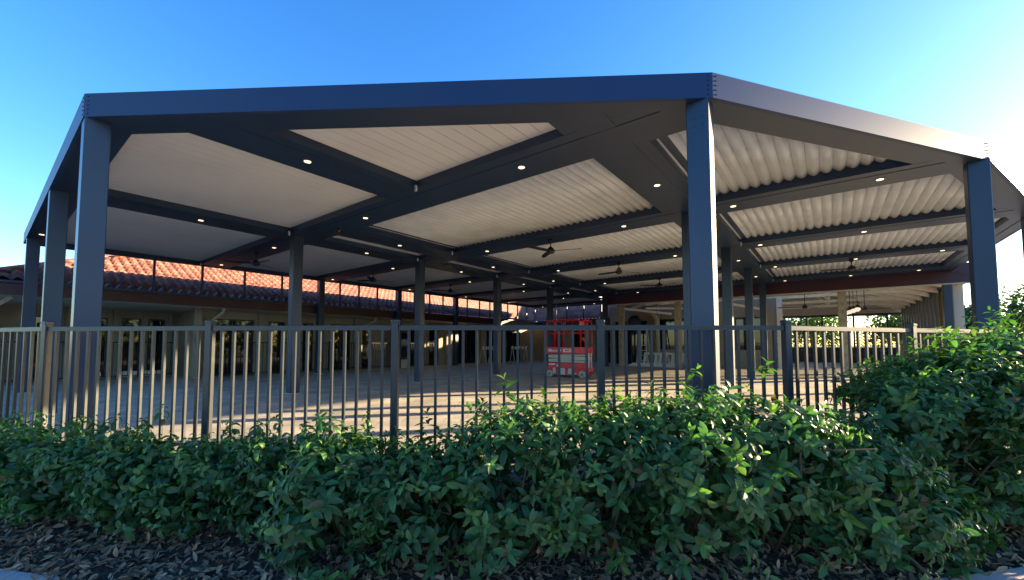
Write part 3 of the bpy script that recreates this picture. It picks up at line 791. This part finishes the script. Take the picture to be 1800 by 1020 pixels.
# barricades against the back wall
def barricade(u, v, a, label):
    t = empty('barricade', W(u, v), GA + R(a), label, 'barricade', 'striped barricades near the rear doors')
    b = MB().box(-.62, .62, -.09, -.065, .82, 1.0).build('board', M['white'], t)
    for k in range(5):
        x = -.52 + k * .25; MB().add([(x, -.094, .822), (x + .12, -.094, .822), (x + .2, -.094, .998), (x + .08, -.094, .998), (x, -.0905, .822), (x + .12, -.0905, .822), (x + .2, -.0905, .998), (x + .08, -.0905, .998)],
            [(0, 1, 2, 3), (7, 6, 5, 4), (0, 4, 5, 1), (1, 5, 6, 2), (2, 6, 7, 3), (3, 7, 4, 0)]).build('stripe', M['orange'], b)
    for sx in (-.5, .5):
        for sy in (-1, 1): MB().bar((sx, sy * .28, 0), (sx, sy * .03, 1.02), .05, .03).build('leg', M['trim'], t)
barricade(18.0, 9.6, 8, 'left-hand barricade with orange and white striped board by the rear doors')
barricade(20.6, 9.2, -22, 'right-hand barricade with orange and white striped board by the rear doors')
# vending machine by the left wall
vmn = empty('drinks_fridge', W(12.0, 10.05), GA, 'dark glass-fronted cabinet on a pale base against the left building wall', 'cabinet')
MB().bevbox(-.3, .3, -.3, .25, .4, 1.75, .02).build('cabinet', M['frame'], vmn); MB().box(-.25, .25, -.306, -.302, .5, 1.65).build('door', M['glass'], vmn); MB().bevbox(-.32, .32, -.32, .25, 0, .4, .02).build('base', M['trim'], vmn)

# ladder, trestles, planks, duct in the work area
lad = empty('step_ladder', W(20.9, 1.35), GA + R(95), 'open stepladder standing beside the left timber post of the hall', 'ladder')
for nm, y0, y1 in (('front_frame', -.45, -.02), ('rear_frame', .45, .02)):
    m = MB()
    for sx in (-1, 1): m.bar((sx * .26, y0, 0), (sx * .17, y1, 2.15), .05, .03)
    for k in range(1, 8):
        t = k / 8; m.bar((-.26 + .09 * t, y0 + (y1 - y0) * t, 2.15 * t), (.26 - .09 * t, y0 + (y1 - y0) * t, 2.15 * t), .06 if nm[0] == 'f' else .03, .025)
    m.build(nm, M['tag'], lad)
MB().box(-.2, .2, -.08, .1, 2.15, 2.18).build('top_cap', M['dark'], lad)
def trestle(u, v, a, label):
    t = empty('trestle', W(u, v), GA + R(a), label, 'trestle', 'white trestles by the hall posts')
    MB().bar((-.5, 0, .66), (.5, 0, .66), .1, .1).build('top_beam', M['white'], t)
    for sx in (-.42, .42):
        for sy in (-1, 1): MB().bar((sx, sy * .25, 0), (sx, sy * .03, .66), .13, .03).build('leg', M['white'], t)
trestle(20.6, .75, 80, 'white trestle nearest the stepladder'); trestle(20.5, .15, 85, 'white trestle in the middle between the stepladder and the timber post')
trestle(20.4, -.35, 75, 'white trestle directly beside the second timber post')
pk = empty('plank_stack', W(20.2, .7), GA + R(88), 'stack of long white boards lying on the floor under the trestles', 'boards')
for k in range(4): MB().box(-1.3 + .05 * k, 1.2 - .08 * k, -.12 + .02 * k, .12 + .01 * k, .01 + k * .045, .05 + k * .045).build('plank', M['white'], pk)
dk = empty('curved_duct', W(22.1, .9), GA, 'pale curved ventilation duct bending down between the hall posts', 'duct')
MB().tube([(0, .7, 2.9), (-.05, .45, 2.86), (-.1, .2, 2.68), (-.1, .08, 2.4), (-.1, .05, 0.05)], .11, 14).build('duct', M['trim'], dk)
df = empty('wall_drum', W(21.9, 2.2, 2.35), GA, 'dark blue round drum mounted high beside the stepladder', 'drum')
MB().lathe([(.2, -.12), (.36, -.1), (.38, .0), (.3, .12)], 22, axis='x').build('drum_body', M['blue'], df)
MB().tube([(0, 0, -.3), (0, 0, -2.33)], .05).build('stand', M['fan'], df)
LITTER = True

# ------------------------------------------------------------ foliage
def leaf_mesh(name, P, D, U, Ln, Wd, curl, tint, m, parent=None, shapes=None):
    """many arched leaves: P base points, D direction, U up/normal hint, length, width, curl (rad), tint rgb"""
    n = len(P); D = D / np.linalg.norm(D, axis=1, keepdims=True)
    Sd = np.cross(D, U); Sd /= np.linalg.norm(Sd, axis=1, keepdims=True) + 1e-9
    Nn = np.cross(Sd, D)
    st = np.array([0, .22, .5, .78, 1.0]); wd = np.array([.06, .78, 1.0, .68, .04])
    V = np.zeros((n, 5, 3, 3))
    pos = P.copy(); ang = np.zeros(n); prev = 0
    for k in range(5):
        if k:
            ds = (st[k] - prev) * Ln; ang = ang + curl * (st[k] - prev)
            dirk = D * np.cos(ang)[:, None] - Nn * np.sin(ang)[:, None]
            pos = pos + dirk * ds[:, None]; prev = st[k]
        nk = Nn * np.cos(ang)[:, None] + D * np.sin(ang)[:, None]
        hw = (Wd * wd[k] / 2)[:, None]
        V[:, k, 0] = pos - Sd * hw + nk * hw * .35; V[:, k, 1] = pos; V[:, k, 2] = pos + Sd * hw + nk * hw * .35
    verts = V.reshape(-1, 3)
    q = []
    for k in range(4):
        for s in (0, 1): q.append((k * 3 + s, k * 3 + s + 1, k * 3 + s + 4, k * 3 + s + 3))
    q = np.array(q)
    faces = (np.arange(n)[:, None, None] * 15 + q[None]).reshape(-1, 4)
    me = bpy.data.meshes.new(name); me.vertices.add(len(verts)); me.vertices.foreach_set('co', verts.astype(np.float32).ravel())
    me.loops.add(faces.size); me.loops.foreach_set('vertex_index', faces.ravel().astype(np.int32))
    me.polygons.add(len(faces)); me.polygons.foreach_set('loop_start', np.arange(0, faces.size, 4, dtype=np.int32))
    me.polygons.foreach_set('loop_total', np.full(len(faces), 4, dtype=np.int32))
    me.update(calc_edges=True); me.polygons.foreach_set('use_smooth', np.ones(len(faces), dtype=bool))
    at = me.color_attributes.new('tint', 'FLOAT_COLOR', 'POINT')
    col = np.ones((len(verts), 4), np.float32); col[:, :3] = np.repeat(tint, 15, axis=0); at.data.foreach_set('color', col.ravel())
    me.materials.append(m); o = bpy.data.objects.new(name, me); S.collection.objects.link(o)
    if parent: o.parent = parent
    return o

def shoots(base, axis, nl, size, droop, young):
    """whorled leafy shoots: returns leaf arrays. base (m,3), axis (m,3)"""
    m = len(base); axis = axis / np.linalg.norm(axis, axis=1, keepdims=True)
    ref = np.where(np.abs(axis[:, 2:3]) > .9, np.array([[1., 0, 0]]), np.array([[0, 0, 1.]]))
    e1 = np.cross(axis, ref); e1 /= np.linalg.norm(e1, axis=1, keepdims=True); e2 = np.cross(axis, e1)
    PP, DD, UU, LL, WW, CC, TT = [], [], [], [], [], [], []
    ph0 = rng.uniform(0, 6.28, m)
    for k in range(nl):
        t = k / (nl - 1)                            # 0 = oldest, lowest leaf; 1 = the tip
        a = ph0 + k * 2.4 + rng.normal(0, .2, m)
        rad = e1 * np.cos(a)[:, None] + e2 * np.sin(a)[:, None]
        el = .15 + .95 * t ** 1.8 + rng.normal(0, .14, m)
        d = rad * np.cos(el)[:, None] + axis * np.sin(el)[:, None]
        PP.append(base + axis * (size * (1.1 * t - .75))[:, None]); DD.append(d); UU.append(axis * 1. + rng.normal(0, .12, (m, 3)))
        L = size * (1.0 - .45 * t ** 2) * rng.uniform(.8, 1.2, m); LL.append(L); WW.append(L * rng.uniform(.36, .46, m))
        CC.append(droop * rng.uniform(.6, 1.4, m) * (1 - .3 * t))
        g = np.array([[.042, .112, .038]]) * (1 - young[:, None] * t) + np.array([[.13, .24, .045]]) * young[:, None] * t
        TT.append(g * rng.uniform(.65, 1.4, (m, 1)) * (1 + rng.normal(0, .07, (m, 3))))
    return [np.concatenate(q) for q in (PP, DD, UU, LL, WW, CC)] + [np.clip(np.concatenate(TT), .008, .5)]

def top_z(x):
    return float(np.interp(x, [-6, -3.5, -2.4, -1.4, -.9, -.4, .1, .6, 1.3, 2.0, 2.35, 2.62, 3.0, 3.6, 4.2, 5.5], [.30, .30, .28, .32, .42, .33, .58, .60, .70, .68, .42, .50, .76, .96, 1.12, 1.25]))
def make_shrub(cx, cy, wx, wy, zt, nsh, label, droop=1.1, size=.095):
    zb = bed_z(cx, cy) if kerb_y(cx) < cy else -.36
    root = empty('hedge_shrub', (cx, cy, zb), 0, label, 'shrub', 'glossy green hedge shrubs in front of the fence')
    h = zt - zb; rb = .62 if cx < -1.6 else .84
    # shell points: rounded block, lumpy
    a = rng.uniform(0, 2 * np.pi, nsh * 3); t = rng.uniform(.06, 1, nsh * 3) ** .8
    top = rng.random(nsh * 3) < .42
    lump = 1 + .16 * np.sin(3 * a + cx * 5) + rng.normal(0, .09, nsh * 3)
    rr = np.where(top, np.sqrt(rng.random(nsh * 3)) * .95, (rb + (1 - rb) * np.sin(np.clip(t, 0, 1) * 1.9 + .35)) * lump)
    x = np.sign(np.cos(a)) * np.abs(np.cos(a)) ** .8 * rr * wx; y = np.sign(np.sin(a)) * np.abs(np.sin(a)) ** .8 * rr * wy
    z = np.where(top, h * (1 - .16 * rr ** 3) + rng.normal(0, .05, nsh * 3) * 1.0, h * (t * .95 - (.0 if cx < -1.6 else .03)))
    z = z + np.where(top & (rng.random(nsh * 3) < .10), rng.uniform(.05, .2, nsh * 3), 0)
    keep = np.arange(nsh * 3)[:nsh]
    # camera is in front: drop most of the shell's hidden lower rear
    x, y, z, a, top = x[keep], y[keep], z[keep], a[keep], top[keep]
    hid = (y > .3 * wy) & (~top) & (rng.random(len(x)) < .6)
    x, y, z, a, top = [q[~hid] for q in (x, y, z, a, top)]
    ax = np.stack([x / wx * .9, y / wy * .9, np.where(top, 1.3, .35)], 1) + rng.normal(0, .28, (len(x), 3))
    young = np.where(top, rng.uniform(.1, 1, len(x)) ** 1.5, rng.uniform(0, 1, len(x)) ** 4 * .7)
    sz = size * rng.uniform(.7, 1.2, len(x))
    arr = shoots(np.stack([x, y, z], 1), ax, 9, sz, np.full(len(x), droop) + rng.normal(0, .25, len(x)), young)
    # inner fill
    ni = int(nsh * 2.2); p = rng.normal(0, .36, (ni, 3)) * np.array([[wx, wy, 0]]); p[:, 2] = rng.uniform(.12, .9, ni) * h
    d = rng.normal(0, 1, (ni, 3)); Lq = size * rng.uniform(.7, 1.1, ni)
    arr2 = [p, d, rng.normal(0, 1, (ni, 3)) + [0, 0, 1], Lq, Lq * .42, np.full(ni, .5), np.tile([[.036, .09, .032]], (ni, 1)) * rng.uniform(.6, 1.3, (ni, 1))]
    dead = rng.random(len(arr[6])) < .012; arr[6][dead] = np.array([[.16, .10, .04]]) * rng.uniform(.5, 1.4, (dead.sum(), 1))
    allr = [np.concatenate([q, w_]) for q, w_ in zip(arr, arr2)]
    leaf_mesh('foliage', *allr, M['leaf'], root)
    st = MB()
    for k in range(9):
        b = Vector((rng.normal(0, .1), rng.normal(0, .08), -.03)); e = Vector((rng.uniform(-.8, .8) * wx, rng.uniform(-.9, .6) * wy, h * rng.uniform(.55, .95)))
        md = b.lerp(e, .45) + Vector((rng.normal(0, .05), rng.normal(0, .05), .04))
        st.tube([b, md, e], [.014, .009, .004], 6)
        for q in range(2):
            s0 = md.lerp(e, rng.random()); s1 = s0 + Vector((rng.normal(0, .14), rng.normal(-.05, .14), rng.uniform(-.02, .18))); st.tube([s0, s1], [.005, .0025], 5)
    st.build('stem', M['stem'], root)
    return root
posts = ['first', 'second', 'third', 'fourth', 'fifth']
SH = []
x = -6.1; i = 0
while x < 2.75:
    fy_ = fence_y(x); ky = kerb_y(x)
    yc = fy_ - .50 if x < -1.3 else fy_ - .56
    wy = .40 if x < -1.3 else .52
    if x > -1.6: yc -= .20
    if x < -3.4: yc = fy_ - .42; wy = .34
    SH.append((x, yc, .40, wy, top_z(x))); x += .56
SH += [(2.75, 2.92, .42, .30, .12), (3.2, 3.25, .44, .42, .80), (3.75, 3.45, .48, .5, 1.00), (4.45, 3.75, .55, .55, 1.12), (3.75, 3.95, .42, .36, .84), (5.2, 4.05, .6, .55, 1.22), (4.1, 3.15, .5, .4, .80), (5.0, 3.4, .6, .45, 1.0), (5.9, 4.3, .6, .55, 1.3)]
where = ['outermost, well beyond the left edge of the photo', 'second outermost, beyond the left edge of the photo', 'just outside the left edge of the photo', 'at the left edge, left of the leftmost fence post',
         'in front of the near left corner column', 'just right of the near left corner column', 'just left of the second fence post from the left', 'just right of the second fence post from the left',
         'midway between second and third fence posts from the left', 'just left of the third fence post from the left', 'right of the third fence post from the left', 'midway between the third post and the red lift',
         'below the red lift, left of the fourth fence post', 'between the fourth fence post and the front corner column', 'directly in front of the front corner column', 'beside the fence gap at the fifth fence post from the left',
         'lowest of all, beside the kerb at right', 'below the sixth fence post from the left', 'in front, between the sixth post and the right column', 'in front of the right corner column', 'farther back, against the fence at the sixth post',
         'at the right edge, farther back near the fence', 'at the right edge, nearest the kerb', 'beyond the right edge, nearest the kerb', 'beyond the right edge, farthest back']
for k, (cx, cy, wx, wy, zt) in enumerate(SH):
    right = cx > 2.9
    dr = 2.4 if cx < -1.2 else (1.45 if cx < 0 else 1.05)
    hgt = 'low drooping' if cx < -1.2 else ('upright' if not right else 'tall dense')
    near = [k2 for k2 in range(len(where))][min(k, len(where) - 1)]
    make_shrub(cx, cy, wx, wy, zt, 195 if not right else 230, f'{hgt} hedge shrub {where[near]}', dr, .098)

# leaf litter: nobody could count it
n = 16000; px = rng.uniform(-6.5, 5.5, n); t = rng.random(n) ** 1.2
py = np.array([kerb_y(a) + .06 + b * (fence_y(a) - kerb_y(a) - .1) for a, b in zip(px, t)])
pz = np.array([bed_z(a, b) for a, b in zip(px, py)]) + rng.uniform(.002, .035, n)
dd = rng.normal(0, 1, (n, 3)) * np.array([[1, 1, .22]]); up = rng.normal(0, .35, (n, 3)) + [0, 0, 1]
Lq = rng.uniform(.035, .085, n)
c0 = np.array([[.42, .25, .14]]); c1 = np.array([[.12, .075, .045]]); q = rng.random((n, 1))
leaf_mesh('leaf_litter', np.stack([px, py, pz], 1), dd, up, Lq, Lq * rng.uniform(.25, .5, n), rng.normal(.2, .7, n), (c0 * q + c1 * (1 - q)) * rng.uniform(.6, 1.5, (n, 1)), M['dryleaf'])
tag(bpy.data.objects['leaf_litter'], 'dry brown leaves and bark mulch covering the planting bed', 'leaf litter', kind='stuff')
m = MB()
for k in range(60):
    x = rng.uniform(-5, 4); y = kerb_y(x) + rng.uniform(.15, .9); z = bed_z(x, y) + .03; a = rng.uniform(0, 3.14); l = rng.uniform(.08, .3)
    m.tube([(x, y, z), (x + l * .5 * math.cos(a), y + l * .5 * math.sin(a), z + .02), (x + l * math.cos(a), y + l * math.sin(a), z + rng.uniform(0, .03))], [.005, .004, .002], 5)
tag(m.build('fallen_twigs', M['stem']), 'thin dead twigs scattered over the mulch', 'twigs', kind='stuff')

# ------------------------------------------------------------ trees beyond
def tree(x, y, h, r, label, n=2600, leafs=.28, col=(.05, .10, .03), group='trees beyond the terrace'):
    root = empty('leafy_tree', (x, y, -.45), 0, label, 'tree', group)
    tr = MB(); tr.tube([(0, 0, -.1), (.1, .05, h * .3), (0, .1, h * .6), (.1, 0, h * .85)], [h * .03, h * .022, h * .014, h * .005], 8)
    nb = 9; cs = []
    for k in range(nb):
        a = k * 2.4; z0 = h * (.3 + .05 * k); e = Vector((math.cos(a) * r * rng.uniform(.4, .75), math.sin(a) * r * rng.uniform(.4, .75), min(z0 + h * rng.uniform(.12, .3), h * .92)))
        tr.tube([(0, 0, z0), (e.x * .5, e.y * .5, (z0 + e.z) / 2 + .1), e], [h * .012, h * .008, h * .003], 6); cs.append(e)
        cs.append(e * .6 + Vector((0, 0, h * .12)))
    cs.append(Vector((0, 0, h * .92)))
    tr.build('trunk', M['bark'], root)
    C = np.array([list(c) for c in cs]); idx = rng.integers(0, len(C), n)
    d = rng.normal(0, 1, (n, 3)); d /= np.linalg.norm(d, axis=1, keepdims=True)
    p = C[idx] + d * (rng.random((n, 1)) ** .5) * np.array([[r * .42, r * .42, h * .13]])
    Lq = leafs * rng.uniform(.6, 1.3, n)
    tint = np.array([col]) * rng.uniform(.6, 1.5, (n, 1)) * (1 + rng.normal(0, .1, (n, 3)))
    leaf_mesh('crown', p, d + rng.normal(0, .6, (n, 3)), rng.normal(0, .5, (n, 3)) + [0, 0, 1], Lq, Lq * .6, rng.normal(.5, .3, n), np.clip(tint, .01, .6), M['treeleaf'], root)
    return root
TR = [(31.5, 24.5, 5.0, 2.3, 'round tree rising above the hedge at the right edge of the photo', (.06, .10, .04)),
      (36.5, 26.0, 4.2, 2.6, 'broad shrubby tree at the right edge beyond the corner column', (.10, .13, .04)),
      (27.8, 25.5, 3.8, 1.7, 'slender tree seen in the gap between the hall corner and right column', (.05, .09, .04)),
      (26.5, 36.0, 5.2, 2.8, 'tree seen through the right pane of the far hall window', (.07, .12, .03)),
      (22.8, 38.0, 5.0, 2.6, 'tree seen through the far hall window right of the grey post', (.06, .11, .03)),
      (19.2, 39.0, 4.6, 2.4, 'tree seen through the far hall window left of the grey post', (.08, .13, .03)),
      (30.5, 32.0, 4.6, 2.6, 'tree behind the finned side wall of the hall', (.07, .11, .03))]
for x, y, h, r, l, c in TR: tree(x, y, h, r, l, col=c)

# belt of distant trees round the right-hand side, outside the photo's frame: it is what the glazing mirrors
n = 9000; a = rng.uniform(R(62), R(215), n); rad = rng.uniform(44, 52, n); z = -.4 + 5.6 * rng.random(n) ** .8 * (1 + .22 * np.sin(a * 17) + .12 * np.sin(a * 41))
Lq = rng.uniform(.5, 1.1, n)
leaf_mesh('distant_trees', np.stack([np.sin(a) * rad, np.cos(a) * rad, z], 1), rng.normal(0, 1, (n, 3)), rng.normal(0, .6, (n, 3)) + [0, 0, 1], Lq, Lq * .7, rng.normal(.4, .3, n),
          np.array([[.05, .09, .03]]) * rng.uniform(.6, 1.5, (n, 1)), M['treeleaf'])
tag(bpy.data.objects['distant_trees'], 'distant belt of trees beyond the grounds on the right', 'trees', kind='stuff')
